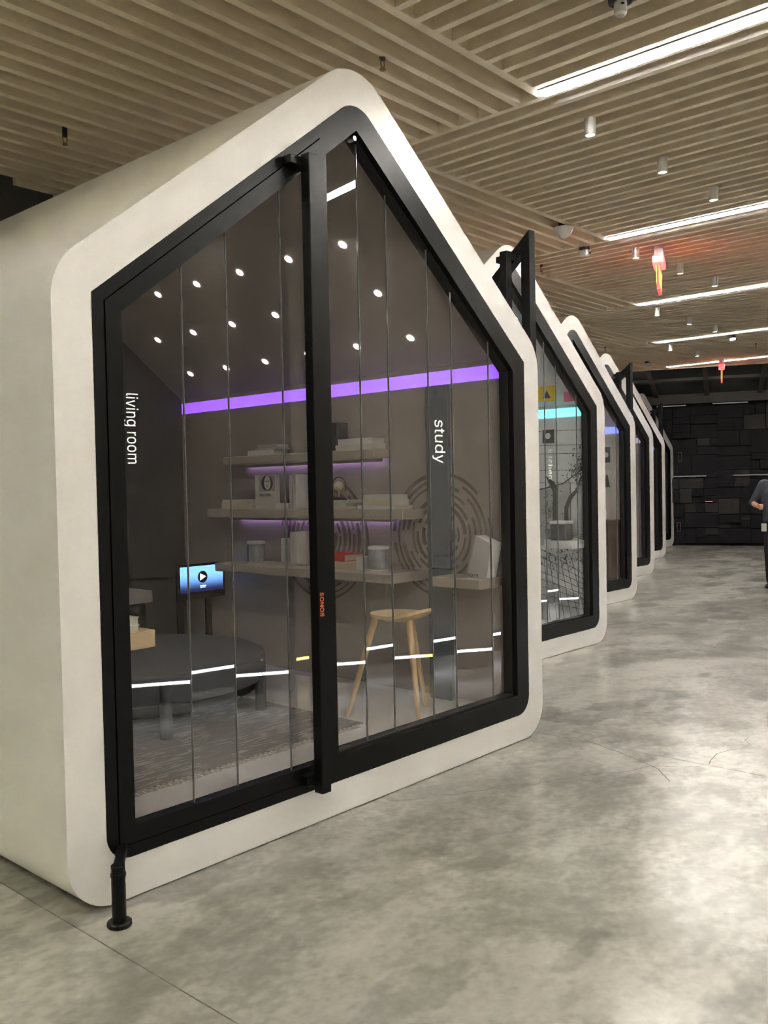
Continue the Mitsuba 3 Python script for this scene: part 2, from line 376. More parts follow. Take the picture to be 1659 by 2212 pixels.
# smoke detector, cameras, sprinklers, tube sensor
key = name('smoke_detector'); x, y = 5.43, 1.17
put(key + '__mount', cyl((x, y, HC - 0.012), (x, y, HC + 0.05), 0.045), 'm_blackmatte')
put(key + '__dome', lathe([(0, -0.105), (0.02, -0.104), (0.045, -0.085), (0.075, -0.045), (0.088, -0.02), (0.088, -0.012), (0.05, -0.01), (0, -0.01)], 32, (x, y, HC)), 'm_white', 30)
tag(key, 'white dome wireless sensor under the slats above the second house', 'sensor')
def ceiling_camera(x, y, label, s=1.0):
    key = name('security_camera')
    put(key + '__mount', bx(x - 0.05, x + 0.05, y - 0.03, y + 0.03, HC - 0.02, HC + 0.05), 'm_blackmatte')
    b = cat([bx(-0.035, 0.035, -0.05, 0.04, -0.085, -0.02, 0.012), cyl((0, -0.045, -0.052), (0, -0.062, -0.055), 0.022)])
    b.apply_translation((x, y, HC)); put(key + '__body', b, 'm_white')
    put(key + '__lens', cyl((x, y - 0.062, HC - 0.055), (x, y - 0.064, HC - 0.055), 0.016), 'm_black')
    tag(key, label, 'camera')
ceiling_camera(6.2, 1.40, 'small white security camera at the tip of the second slat bay')
ceiling_camera(14.42, 4.67, 'white security camera beside the last linear lamp')
ceiling_camera(12.6, 2.4, 'small white camera between the last two linear lamps, right side')
key = name('occupancy_sensor'); x, y = 2.37, -0.93
put(key + '__mount', cyl((x, y, HC - 0.01), (x, y, HC + 0.05), 0.055), 'm_blackmatte')
put(key + '__tube', lathe([(0, -0.075), (0.02, -0.073), (0.029, -0.062), (0.03, -0.05), (0.03, 0), (0, 0)], 28, (x, y, HC)), 'm_white', 30)
put(key + '__eye', lathe([(0, -0.004), (0.007, -0.003), (0.009, 0), (0, 0)], 16, (x - 0.023, y - 0.023, HC - 0.03)), 'm_black')
tag(key, 'white tube sensor with a black eye at the top edge of the picture', 'sensor')
def sprinkler(x, y, label):
    key = name('sprinkler_head')
    put(key + '__socket', cyl((x, y, HC - 0.012), (x, y, HC + 0.09), 0.016, 16), 'm_blackmatte')
    fr = [cyl((x + s * 0.012, y, HC - 0.012), (x + s * 0.015, y, HC - 0.035), 0.0035, 8) for s in (-1, 1)] + [cyl((x + s * 0.015, y, HC - 0.035), (x + s * 0.004, y, HC - 0.058), 0.0035, 8) for s in (-1, 1)]
    put(key + '__frame', cat(fr), 'm_copper')
    put(key + '__deflector', cyl((x, y, HC - 0.064), (x, y, HC - 0.058), 0.017, 16), 'm_copper')
    tag(key, label, 'sprinkler', None)
sprinkler(2.02, 0.24, 'copper fire sprinkler between slats beside the peak of the front house')
sprinkler(1.39, 2.34, 'small fire sprinkler among the slats at the upper left')
sprinkler(6.5, 2.06, 'small fire sprinkler right of the open door of the second house')
sprinkler(12.1, 4.31, 'tiny fire sprinkler in the slats above the fourth house')
sprinkler(13.68, 2.42, 'tiny fire sprinkler just above the last linear lamp')

def exit_sign(x, y, label, box):
    key = name('exit_sign')
    R = frame((x, y, 0), UR, VP, (0, 0, 1))
    put(key + '__bracket', tm(bx(-0.04, 0.04, -0.045, 0.045, HC - 0.10, HC + 0.06, 0.004), R), 'm_' + box)
    put(key + '__housing', tm(bx(-0.17, 0.17, -0.055, 0.055, HC - 0.175, HC - 0.10, 0.01), R), 'm_white', emit=(0.33, 0.02, 0.04))
    put(key + '__panel', tm(bx(-0.16, 0.16, -0.012, 0.012, HC - 0.42, HC - 0.172), R), 'm_red', emit=(0.7, 0.03, 0.03))
    for s in (1, -1):
        t = text('EXIT', 0.15, 0.002, True); t.apply_translation((-t.bounds[1][0] / 2, -t.bounds[1][1] / 2, 0))
        put(key + '__lettering', tm(t, R @ frame((0, -0.0125 * s, HC - 0.29), (s, 0, 0), (0, 0, 1), (0, -s, 0))), 'm_orange', emit=(1.2, 0.42, 0.04))
    tag(key, label, 'exit sign')
exit_sign(6.74, 0.90, 'red glowing exit sign seen edge-on, nearer one, under a grey bracket', 'white')
exit_sign(15.2, 3.58, 'red glowing exit sign seen edge-on, farther one, before the dark wall', 'white')

# ------------------------------------------------------------------ the display houses
SL = (ZP - ZE) / (W / 2)
outer = fillet([(0, 0.004), (W, 0.004), (W, ZE), (W / 2, ZP), (0, ZE)], [0.19, 0.19, 0.25, 0.28, 0.25])
OP = [(0.155, 0.155), (W - 0.153, 0.155), (W - 0.153, ZE - 0.077), (W / 2 + 0.0005, ZE - 0.077 + SL * (W / 2 - 0.154)), (0.155, ZE - 0.077)]
opening = fillet(OP, [0.1, 0.11, 0.0, 0.15, 0.0])
osharp = Polygon(OP)
DEP = 3.75
XD = 1.305                                     # joint between door and fixed window
door_out = osharp.buffer(-0.05, join_style=2).intersection(sbox(0, 0, XD, 9))
door_hole = osharp.buffer(-0.115, join_style=2).intersection(sbox(0.262, 0, 1.24, 9))
win_hole = osharp.buffer(-0.118, join_style=2).intersection(sbox(1.345, 0, 9, 9))
slope_off = 0.2
inner = Polygon([(0.2, 0.15), (W - 0.2, 0.15), (W - 0.2, ZE + SL * 0.2 - slope_off), (W / 2, ZP - slope_off), (0.2, ZE + SL * 0.2 - slope_off)])
GY = 0.06

HM = {}
HM['shell'] = mikit.ply(extr(outer.difference(opening.buffer(0.001)), 0, DEP), 'm_shell', 25)
HM['black_frame'] = mikit.ply(extr(opening.difference(win_hole).difference(door_out.buffer(0.004, join_style=2)), -0.002, 0.095), 'm_black', 25)
HM['door_frame'] = mikit.ply(extr(door_out.difference(door_hole), -0.006, 0.05), 'm_black')
def pane_set(xs, first, hole, y0=GY):
    """folded panes: alternate panes lean by 5.65 degrees; returns pane meshes and seam meshes"""
    al = math.tan(math.radians(5.65)); panes, seams = [], []; y = y0; s = first
    for i, (a, b) in enumerate(zip(xs, xs[1:])):
        yb = y + s * (b - a) * al
        q = hole.buffer(0.012, join_style=2).intersection(sbox(a, 0, b, 9))
        c = np.array(q.exterior.coords)[:-1]
        m = trimesh.creation.triangulate_polygon(Polygon(c), engine='earcut')
        P = np.c_[m[0][:, 0], y + (m[0][:, 0] - a) * (yb - y) / (b - a), m[0][:, 1]]
        t = trimesh.Trimesh(P, m[1], process=False)
        if t.face_normals[0][1] > 0: t.invert()
        panes.append(t)
        if i:
            zt = [p for p in hole.intersection(LineString([(a, 0), (a, 9)])).coords]
            z0, z1 = min(p[1] for p in zt), max(p[1] for p in zt)
            seams.append(bx(a - 0.0013, a + 0.0013, y - 0.004, y + 0.006, z0, z1))
        y, s = yb, -s
    return panes, seams
dx = [0.25, 0.55, 0.79, 1.065, 1.255]
wx = [1.33, 1.59, 1.82, 2.10, 2.33, 2.63, 2.845]
dp, ds = pane_set(dx, -1, door_hole, 0.045)
wp, ws = pane_set(wx, -1, win_hole, 0.07)
HM['dp'] = [mikit.ply(m, 'm_pane') for m in dp]; HM['wp'] = [mikit.ply(m, 'm_pane') for m in wp]
HM['ds'] = [mikit.ply(m, 'm_glassedge') for m in ds]; HM['ws'] = [mikit.ply(m, 'm_glassedge') for m in ws]
HM['gasket'] = mikit.ply(extr(win_hole.buffer(0.001).difference(win_hole.buffer(-0.008, join_style=2)), 0.03, 0.09), 'm_blackmatte')
# pull post on the door, standing off on two brackets
pz1 = 2.94
post = [bx(1.145, 1.20, -0.098, -0.045, 0.165, pz1, 0.003)]
HM['post'] = mikit.ply(post[0], 'm_black')
HM['br0'] = mikit.ply(bx(1.10, 1.20, -0.055, -0.004, 0.20, 0.245, 0.003), 'm_black')
HM['br1'] = mikit.ply(bx(1.08, 1.20, -0.055, -0.004, pz1 - 0.05, pz1 - 0.012, 0.003), 'm_black')
t = text('SONOS', 0.022, 0.001, True); t.apply_translation((-(t.bounds[0][0] + t.bounds[1][0]) / 2, -t.bounds[1][1] / 2, 0))
t.apply_scale([0.105 / (t.bounds[1][0] - t.bounds[0][0])] * 2 + [1])
HM['logo'] = mikit.ply(tm(t, frame((1.165, -0.0983, 0.995), (0, 0, -1), (1, 0, 0), (0, -1, 0))), 'm_orange')
# floor pivot leg
LX, LY = 0.105, -0.15
arm = bx(-0.024, 0.19, -0.018, 0.018, 0.19, 0.214, 0.004); arm.apply_transform(frame((LX, LY, 0), (0.6, 0.8, 0), (-0.8, 0.6, 0), (0, 0, 1)))
HM['leg'] = [mikit.ply(lathe([(0, 0), (0.040, 0), (0.042, 0.004), (0.042, 0.014), (0.038, 0.018), (0, 0.018)], 28, (LX, LY, 0)), 'm_black', 30),
             mikit.ply(cyl((LX, LY, 0.018), (LX, LY, 0.212), 0.024, 24), 'm_black', 30),
             mikit.ply(cat([lathe([(0.023, 0.172), (0.027, 0.174), (0.027, 0.184), (0.023, 0.186)], 24, (LX, LY, 0)), arm]), 'm_black', 30)]
HM['bumper'] = mikit.ply(cyl((1.55, 0.01, 3.135), (1.55, 0.05, 3.135), 0.012, 16), 'm_chrome', 30)
inside = osharp.buffer(0.03).difference(inner)
def lining(m): return [mikit.ply(extr(inside, 0.10, 3.29), m), mikit.ply(extr(osharp.buffer(0.03), 3.29, 3.34), m)]
band = extx(sbox(0.10, ZE - 0.16, 3.28, ZE - 0.075), W - 0.206, W - 0.201)
board_ys = np.linspace(0.10, 3.29, 25)
boards = [mikit.ply(bx(0.2, W - 0.2, a + 0.001, b - 0.001, 0.13, 0.15), 'm_oak') for a, b in zip(board_ys, board_ys[1:])]
ids = ['front', 'second', 'third', 'fourth', 'fifth', 'last']
open_door = {1, 3, 5}
wallm = ['m_taupe', 'm_mural', 'm_paper', 'm_lilac', 'm_maroon', 'm_maroon']
bandc = [(0.095, 0.018, 0.33), (0.04, 0.36, 0.36), (0.06, 0.09, 0.5), (0.1, 0.08, 0.12), (0.05, 0.05, 0.4), (0.4, 0.02, 0.02)]
hl = ['white house-shaped display booth nearest the camera, closed black glass door, violet light band inside',
      'white house-shaped display booth second in the row, cyan light band and line-drawn mural inside',
      'white house-shaped display booth third in the row, blue light band and brown cabinet inside',
      'white house-shaped display booth fourth in the row, black door standing open toward the aisle',
      'white house-shaped display booth fifth in the row, dark red inside',
      'white house-shaped display booth farthest away, against the dark speaker wall']
lamps_in = {0: [(x, y) for x in (2.115, 2.405, 2.695) for y in (0.65, 1.10, 1.555, 2.0, 2.44, 2.88)] + [(W - x, y) for x in (2.115, 2.405, 2.695) for y in (0.65, 1.10, 1.555, 2.0, 2.44, 2.88)]}
nrm = np.array([SL, 0, 1]) / math.hypot(SL, 1)
for k in range(6):
    H = name('display_house'); o = np.array([k * L1, k * L2, 0]); Tk = T().translate(o.tolist())
    tag(H, hl[k], 'display booth', 'row of house-shaped booths')
    def R(part, d, tw=Tk): return reuse(f'{H}__{part}', d, tw)
    R('shell', HM['shell']); R('black_frame', HM['black_frame']); R('gasket', HM['gasket'])
    for m in HM['wp']: R('pane', m)
    for m in HM['ws']: R('glass_edge', m)
    R('bumper', HM['bumper'])
    Td = Tk
    if k in open_door:
        hx, hy = 0.205, 0.0
        Td = Tk @ T().translate([hx, hy, 0]).rotate([0, 0, 1], -95).translate([-hx, -hy, 0])
    R('door', HM['door_frame'], Td)
    for m in HM['dp']: R('door__pane', m, Td)
    for m in HM['ds']: R('door__glass_edge', m, Td)
    R('door__pull_post', HM['post'], Td); R('door__bracket', HM['br0'], Td); R('door__bracket', HM['br1'], Td); R('door__lettering', HM['logo'], Td)
    labels[f'{H}__door__lettering'] = {'label': 'orange SONOS lettering on the pull post'}
    R('pivot_leg', HM['leg'][1]); R('pivot_leg__foot', HM['leg'][0]); R('pivot_leg__collar', HM['leg'][2])
    ll = lining(wallm[k]) if k else [mikit.ply(extr(inside, 0.10, 3.29), 'm_taupe'), mikit.ply(extr(osharp.buffer(0.03), 3.29, 3.34), 'm_charcoal')]
    R('lining', ll[0]); R('back_panel', ll[1])
    for b in boards: R('floor_board', b)
    d = mikit.ply(band, 'm_white'); d['emitter'] = {'type': 'area', 'radiance': rgb(bandc[k])}
    R('light_band', d)
    for (x, y) in lamps_in.get(k, ([(x, y) for x in (2.115, 2.405, 0.4, 0.7, 1.0) for y in (0.65, 1.1, 1.555, 2.0)] if k == 1 else [(2.405, 0.8), (2.405, 2.0), (0.7, 0.8), (0.7, 2.0)] if k < 4 else [])):
        sx = 1 if x > W / 2 else -1; n3 = np.array([-sx * SL, 0, -1]) / math.hypot(SL, 1)
        zc = ZE + SL * (W - x if sx > 0 else x) - slope_off
        c = np.array([x, y, zc])
        d = mikit.ply(cyl(c + n3 * 0.0015, c + n3 * 0.003, 0.024, 20), 'm_white'); d['emitter'] = {'type': 'area', 'radiance': rgb([SPOT * q for q in (1, 0.93, 0.82)])}
        R('downlight', d)

# lettering on the glass of the front house and the second one
def down_text(s, height_len, asc, x_base, ztop, y):
    """letters reading downward, tops to the right; x_base is the baseline's x"""
    t = text(s, 0.1, 0.0008); b = t.bounds
    t.apply_translation((-b[0][0], 0, 0)); t.apply_scale([height_len / (b[1][0] - b[0][0]), asc / b[1][1], 1])
    return tm(t, frame((x_base, y, ztop), (0, 0, -1), (1, 0, 0), (0, -1, 0)))
LA = math.tan(math.radians(5.65))
def pane_text(s, ln, asc, xb, zt, xa, ya, sgn):
    m = down_text(s, ln, asc, xb, zt, 0)
    v = m.vertices.copy(); v[:, 1] += ya + sgn * (v[:, 0] - xa) * LA - 0.0006; m.vertices = v; return m
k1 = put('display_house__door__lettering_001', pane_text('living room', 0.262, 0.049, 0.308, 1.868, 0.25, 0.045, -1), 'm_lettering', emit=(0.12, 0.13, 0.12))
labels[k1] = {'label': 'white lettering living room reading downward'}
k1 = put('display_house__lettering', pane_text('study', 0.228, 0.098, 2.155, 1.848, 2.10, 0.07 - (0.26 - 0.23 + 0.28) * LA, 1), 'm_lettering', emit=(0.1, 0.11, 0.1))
labels[k1] = {'label': 'white lettering study reading downward'}
put('display_house_001__lettering', tm(pane_text('kitchen', 0.26, 0.09, 2.155, 1.80, 2.10, 0.07 - 0.31 * LA, 1), np.array(T().translate([L1, L2, 0]).matrix, float)), 'm_lettering')

# ------------------------------------------------------------------ inside the front house
XW = W - 0.2                        # its right inner wall
key = 'slate_wall_strip'
put(key, cat([bx(XW - 0.03, XW - 0.002, 0.51, 0.685, 0.985, ZE - 0.165, 0.002), bx(XW - 0.03, XW - 0.002, 0.51, 0.685, 0.152, 0.975, 0.002)]), 'm_slate')
tag(key, 'tall slate grey strip on the right wall of the front booth, behind the word study', 'wall panel')
def arc(cy, cz, r, a0, a1, w, n=16):
    a = np.linspace(a0, a1, n); c, s = np.cos(a), np.sin(a)
    P = list(np.c_[cy + (r + w / 2) * c, cz + (r + w / 2) * s]) + list(np.c_[cy + (r - w / 2) * c, cz + (r - w / 2) * s])[::-1]
    return extx(Polygon(P), XW - 0.0025, XW - 0.0005)
ra = random.Random(11)
def graphic(cy, cz, R0, label):
    key = name('wall_graphic')
    r = R0
    while r > 0.07:
        a = ra.uniform(0, 6.28); end = a + 2 * math.pi
        while a < end - 0.3:
            ln = ra.uniform(0.5, 1.9); b = min(a + ln, end - 0.1)
            put(key + '__arc', arc(cy, cz, r, a, b, ra.choice([0.014, 0.02, 0.026])), 'm_print')
            a = b + ra.uniform(0.12, 0.55)
        r -= ra.uniform(0.036, 0.05)
    tag(key, label, 'wall graphic')
graphic(0.60, 1.19, 0.385, 'brown ring pattern of broken arcs on the booth wall around the slate strip')
graphic(1.66, 1.15, 0.43, 'brown ring pattern of broken arcs half hidden behind the black door post')
def shelf(y0, y1, z0, z1, depth, label):
    key = name('wall_shelf')
    put(key, bx(XW - depth, XW - 0.001, y0, y1, z0, z1, 0.006), 'm_shelfwood'); tag(key, label, 'shelf')
    return key
def glow(key, y0, y1, z, depth, e):
    put(key + '__lip', bx(XW - 0.046, XW - 0.042, y0 + 0.04, y1 - 0.04, z - 0.022, z - 0.0005), 'm_shelfwood')
    q = trimesh.Trimesh([[XW - 0.041, y0 + 0.05, z - 0.018], [XW - 0.041, y1 - 0.05, z - 0.018], [XW - 0.041, y1 - 0.05, z - 0.002], [XW - 0.041, y0 + 0.05, z - 0.002]], [[0, 1, 2], [0, 2, 3]], process=False)
    put(key + '__light_strip', q, 'm_white', emit=e)
g = (1.3, 0.85, 2.0)
k1 = shelf(1.0, 2.55, 1.69, 1.75, 0.17, 'topmost of the three long shelves in the front booth, with book stacks'); glow(k1, 1.0, 2.5, 1.69, 0, g)
k1 = shelf(0.73, 2.7, 1.295, 1.36, 0.215, 'middle one of the three long shelves in the front booth, with a globe'); glow(k1, 0.9, 2.6, 1.295, 0, g)
shelf(0.72, 2.46, 0.905, 0.965, 0.34, 'lowest long shelf in the front booth, holding two cylinder speakers')
shelf(0.14, 0.50, 0.895, 0.955, 0.23, 'short shelf at the right end of the front booth, under a white box')

def book(x0, x1, y0, y1, z0, z1, cover, label, group=None, upright=False):
    key = name('book')
    t = 0.003
    if upright:   # spine toward -x, thickness along y
        put(key, cat([bx(x0, x1, y0, y0 + t, z0, z1), bx(x0, x1, y1 - t, y1, z0, z1), bx(x0, x0 + t, y0 + t, y1 - t, z0, z1)]), cover)
        put(key + '__pages', bx(x0 + t, x1 - 0.005, y0 + t, y1 - t, z0 + 0.004, z1 - 0.004), 'm_paper')
    else:
        put(key, cat([bx(x0, x1, y0, y1, z0, z0 + t), bx(x0, x1, y0, y1, z1 - t, z1), bx(x0, x0 + t, y0, y1, z0 + t, z1 - t)]), cover)
        put(key + '__pages', bx(x0 + t, x1 - 0.004, y0 + 0.004, y1 - 0.004, z0 + t, z1 - t), 'm_paper')
    tag(key, label, 'book', group)
Z1, Z2, Z3 = 1.7505, 1.3605, 0.9655
# topmost shelf
book(2.74, 2.88, 1.03, 1.36, Z1, Z1 + 0.033, 'm_paper', 'pale book lying lowest in the stack at the right end of the topmost shelf')
book(2.745, 2.875, 1.035, 1.34, Z1 + 0.0335, Z1 + 0.073, 'm_white', 'white book on top of the stack at the right end of the topmost shelf')
book(2.74, 2.88, 1.98, 2.27, Z1, Z1 + 0.035, 'm_white', 'white book lowest in the left stack on the topmost shelf')
book(2.75, 2.87, 1.94, 2.20, Z1 + 0.0355, Z1 + 0.05, 'm_greypaper', 'thin grey book second in the left stack on the topmost shelf')
book(2.75, 2.87, 1.96, 2.17, Z1 + 0.0505, Z1 + 0.075, 'm_greypaper', 'grey book on top of the left stack on the topmost shelf')
key = name('speaker_box'); put(key, bx(2.76, 2.87, 1.36, 1.46, Z1, Z1 + 0.19, 0.008), 'm_charcoal'); tag(key, 'charcoal box standing on the topmost shelf behind the black door post', 'box')
# middle shelf
book(2.70, 2.86, 2.23, 2.54, Z2, Z2 + 0.045, 'm_cream', 'cream book lowest in the left stack on the middle shelf')
book(2.70, 2.86, 2.24, 2.53, Z2 + 0.0455, Z2 + 0.068, 'm_paper', 'thin book on top of the left stack on the middle shelf')
key = name('portrait_book')
put(key, bx(2.74, 2.775, 1.965, 2.195, Z2, Z2 + 0.245), 'm_paper')
px_ = 2.7395
def decal(polys, m, part='picture'):
    for q in polys: put(f'{key}__{part}', extx(q, px_ - 0.001, px_ + 0.0002), m)
decal([sbox(1.975, Z2 + 0.125, 2.15, Z2 + 0.24)], 'm_greypaper')
px_ -= 0.001
face = affinity.scale(Point(2.055, Z2 + 0.187).buffer(1), 0.036, 0.05)
decal([affinity.scale(Point(2.06, Z2 + 0.185).buffer(1), 0.062, 0.055).intersection(sbox(1.975, Z2 + 0.126, 2.15, Z2 + 0.24))], 'm_ink', 'hair')
px_ -= 0.001
decal([face], 'm_paper', 'face')
px_ -= 0.001
decal([affinity.scale(Point(2.07, Z2 + 0.197).buffer(1), 0.008, 0.004), affinity.scale(Point(2.04, Z2 + 0.197).buffer(1), 0.008, 0.004), affinity.scale(Point(2.055, Z2 + 0.163).buffer(1), 0.011, 0.004)], 'm_ink', 'feature')
t = text('MADONN', 0.02, 0.0008); t.apply_scale([0.12 / t.extents[0]] * 2 + [1])
put(key + '__lettering', tm(t, frame((2.7385, 2.145, Z2 + 0.09), (0, -1, 0), (0, 0, 1), (-1, 0, 0))), 'm_ink')
tag(key, 'pale book standing face out with a grey portrait of a face on its cover', 'book')
for i, (y0, y1, h, c, w) in enumerate([(1.785, 1.815, 0.235, 'm_white', 'white book standing upright, left of the black door post on the middle shelf'),
                                       (1.750, 1.783, 0.245, 'm_greypaper', 'grey banded book standing upright beside the white one on the middle shelf'),
                                       (1.72, 1.748, 0.24, 'm_white', 'white book standing upright nearest the door post on the middle shelf')]):
    book(2.73, 2.87, y0, y1, Z2, Z2 + h, c, w, None, True)
book(2.72, 2.86, 1.82, 1.95, Z2, Z2 + 0.04, 'm_white', 'small white book lying between the portrait book and the upright books')
book(2.70, 2.87, 1.23, 1.45, Z2, Z2 + 0.016, 'm_cream', 'thin cream book lowest under the globe')
book(2.70, 2.86, 1.24, 1.43, Z2 + 0.0165, Z2 + 0.04, 'm_white', 'white book in the middle of the pile under the globe')
book(2.70, 2.87, 1.22, 1.44, Z2 + 0.0405, Z2 + 0.058, 'm_paper', 'thin pale book on top of the pile under the globe')
key = name('tabletop_globe'); gz = Z2 + 0.0585
gc = (2.78, 1.375)
put(key + '__base', lathe([(0, 0), (0.05, 0), (0.05, 0.008), (0.02, 0.016), (0.012, 0.02), (0, 0.02)], 28, (*gc, gz)), 'm_blackmatte', 30)
put(key + '__stem', cyl((*gc, gz + 0.02), (*gc, gz + 0.062), 0.0055, 12), 'm_brass', 30)
s = trimesh.creation.icosphere(3, 0.032); s.apply_translation((*gc, gz + 0.095)); put(key + '__ball', s, 'm_cream', True)
tor = trimesh.creation.torus(0.064, 0.0028, 40, 8); tor = trimesh.intersections.slice_mesh_plane(tor, (0, 1, 0), (0, -0.03, 0))
tor.apply_transform(frame((*gc, gz + 0.09), (0, 1, 0), (0, 0, 1), (1, 0, 0))); put(key + '__ring', tor, 'm_blackmatte')
tag(key, 'small globe with a black ring on a brass stem, on the middle shelf', 'globe')
book(2.70, 2.87, 0.80, 1.13, Z2, Z2 + 0.022, 'm_white', 'thin white book lowest in the right stack on the middle shelf')
book(2.70, 2.86, 0.82, 1.09, Z2 + 0.0225, Z2 + 0.06, 'm_cream', 'cream book in the middle of the right stack on the middle shelf')
book(2.70, 2.86, 0.83, 1.09, Z2 + 0.0605, Z2 + 0.092, 'm_paper', 'pale book on top of the right stack on the middle shelf')
# lowest shelf
def cyl_speaker(x, y, z, label):
    key = name('cylinder_speaker')
    put(key + '__grille', lathe([(0, 0.010), (0.064, 0.010), (0.065, 0.014), (0.065, 0.136), (0, 0.137)], 48, (x, y, z)), 'm_mesh', 30)
    put(key + '__top', lathe([(0, 0.137), (0.067, 0.137), (0.069, 0.141), (0.069, 0.153), (0.064, 0.158), (0, 0.158)], 48, (x, y, z)), 'm_white', 30)
    put(key + '__base', lathe([(0, 0), (0.058, 0), (0.066, 0.006), (0.066, 0.010), (0, 0.010)], 48, (x, y, z)), 'm_white', 30)
    tag(key, label, 'speaker')
cyl_speaker(2.74, 2.20, Z3, 'white-topped grey cylinder speaker on the lowest shelf, left of the door post')
cyl_speaker(2.72, 0.97, Z3, 'white-topped grey cylinder speaker at the right end of the lowest shelf')
for i, (y0, y1, h, c, w) in enumerate([(1.85, 1.88, 0.17, 'm_white', 'white book standing upright on the lowest shelf, left one behind the door post'),
                                       (1.755, 1.785, 0.215, 'm_white', 'tall white book standing upright on the lowest shelf behind the door post'),
                                       (1.72, 1.75, 0.215, 'm_paper', 'tall pale book standing upright nearest the black door post on the lowest shelf')]):
    book(2.70, 2.85, y0, y1, Z3 + 0.018, Z3 + 0.018 + h, c, w, None, True)
book(2.69, 2.86, 1.66, 1.92, Z3, Z3 + 0.0175, 'm_greypaper', 'flat grey book under the upright books on the lowest shelf')
book(2.66, 2.86, 1.14, 1.50, Z3, Z3 + 0.05, 'm_cream', 'cream book under the dark red one on the lowest shelf')
book(2.66, 2.86, 1.22, 1.49, Z3 + 0.0505, Z3 + 0.095, 'm_red', 'dark red book lying on the lowest shelf')
book(2.68, 2.86, 1.06, 1.135, Z3, Z3 + 0.085, 'm_white', 'small white book between the red book and the right cylinder speaker')
key = name('speaker_carton')
q = Polygon([(0.285, 0.9555), (0.215, 1.205), (0.095, 1.160), (0.14, 0.9555)])
put(key, extx(q, 2.73, 2.83), 'm_white')
q2 = Polygon([(0.287, 0.9555), (0.217, 1.208), (0.205, 1.204), (0.275, 0.9555)])
put(key + '__dark_edge', extx(q2, 2.728, 2.735), 'm_greypaper')
t = text('PLAY:3', 0.016, 0.0008, True); t.apply_scale([0.075 / t.extents[0]] * 2 + [1])
put(key + '__lettering', tm(t, frame((2.7275, 0.272, 0.962), (0, -1, 0), (0, 0, 1), (-1, 0, 0))), 'm_ink')
tag(key, 'tilted white box reading PLAY:3 on the short shelf at the right', 'box')

# wooden stool
key = name('wooden_stool'); sx, sy = 2.42, 0.53
sc = 0.76
n = 40; a = np.linspace(0, 2 * np.pi, n, endpoint=False)
def seat():
    V, Fc = [], []
    rad = np.linspace(0, 1, 9)
    for top in (1, 0):
        for r in rad:
            for t in a:
                x, y = sx + 0.16 * r * math.cos(t), sy + 0.20 * r * math.sin(t)
                dz = 0.055 * max(0, (-(y - sy) / 0.20 - 0.15)) ** 1.6 - 0.012 * (1 - r * r)
                V.append([x, y, sc + dz + (0.0 if top else -0.035 * (1 - 0.5 * r ** 4))])
    m = len(rad) * n
    for top in (1, 0):
        o = 0 if top else m
        for i in range(len(rad) - 1):
            for j in range(n):
                A, B, C_, D = o + i * n + j, o + i * n + (j + 1) % n, o + (i + 1) * n + (j + 1) % n, o + (i + 1) * n + j
                Fc += ([[A, C_, B], [A, D, C_]] if top else [[A, B, C_], [A, C_, D]])
    i = (len(rad) - 1) * n
    for j in range(n): Fc += [[i + j, m + i + j, m + i + (j + 1) % n], [i + j, m + i + (j + 1) % n, i + (j + 1) % n]]
    return trimesh.Trimesh(V, Fc, process=True)
put(key + '__seat', seat(), 'm_lightwood', 40)
for fx, fy, tx, ty in [(2.22, 0.79, 2.35, 0.67), (2.27, 0.28, 2.38, 0.44), (2.68, 0.57, 2.50, 0.53)]:
    put(key + '__leg', cyl((fx, fy, 0.1505), (tx, ty, sc - 0.02), 0.013, 20, 0.021), 'm_lightwood', 40)
tag(key, 'pale wooden three-legged stool with a dished seat in the right half of the front booth', 'stool')

# rug, round ottoman, screen, sideboard, shelf with books in the left half
key = 'rug'
put(key, bx(0.55, 2.15, 0.60, 2.75, 0.1505, 0.160), 'm_rug')
fr = []
for i in range(int(1.56 / 0.034)):
    x = 0.57 + i * 0.034
    fr.append(cat([cyl((x + dx_, 0.602, 0.158), (x + dx_ * 2.2 + rng.normal(0, 0.002), 0.555 + rng.normal(0, 0.004), 0.1545), 0.0035, 6) for dx_ in (-0.005, 0, 0.005)]))
put(key + '__fringe', cat(fr), 'm_fringe'); labels[key + '__fringe'] = {'kind': 'stuff', 'label': 'pale knotted fringe'}
tag(key, 'grey woven rug with a pale fringe on the booth floor under the round ottoman', 'rug')
key = 'round_ottoman'; oc = (1.55, 1.95)
put(key + '__cushion', lathe([(0, 0.33), (0.76, 0.33), (0.785, 0.345), (0.79, 0.37), (0.79, 0.46), (0.78, 0.485), (0.75, 0.50), (0, 0.505)], 72, (*oc, 0)), 'm_charcoal', 40)
put(key + '__base', lathe([(0, 0.26), (0.70, 0.26), (0.74, 0.28), (0.74, 0.33), (0, 0.33)], 72, (*oc, 0)), 'm_blackmatte', 40)
for ang in (-112, -55, 68, 125):
    c = (oc[0] + 0.78 * math.cos(math.radians(ang)), oc[1] + 0.78 * math.sin(math.radians(ang)))
    put(key + '__leg', cyl((*c, 0.1602), (*c, 0.46), 0.034, 24), 'm_charcoal', 40)
    put(key + '__leg_cap', cyl((*c, 0.46), (*c, 0.467), 0.020, 20), 'm_brass', 40)
tag(key, 'large round charcoal ottoman on thick cylindrical legs in the left half of the front booth', 'ottoman')
key = 'media_screen'
put(key, bx(2.40, 2.84, 2.70, 2.73, 0.68, 0.945, 0.004), 'm_black')
dq = trimesh.Trimesh([[2.42, 2.6985, 0.735], [2.82, 2.6985, 0.735], [2.82, 2.6985, 0.93], [2.42, 2.6985, 0.93]], [[0, 1, 2], [0, 2, 3]], process=False)
put(key + '__display', dq, 'm_black', emit=proc(f_screen), uv=np.array([[0, 0], [1, 0], [1, 1], [0, 1.0]]))
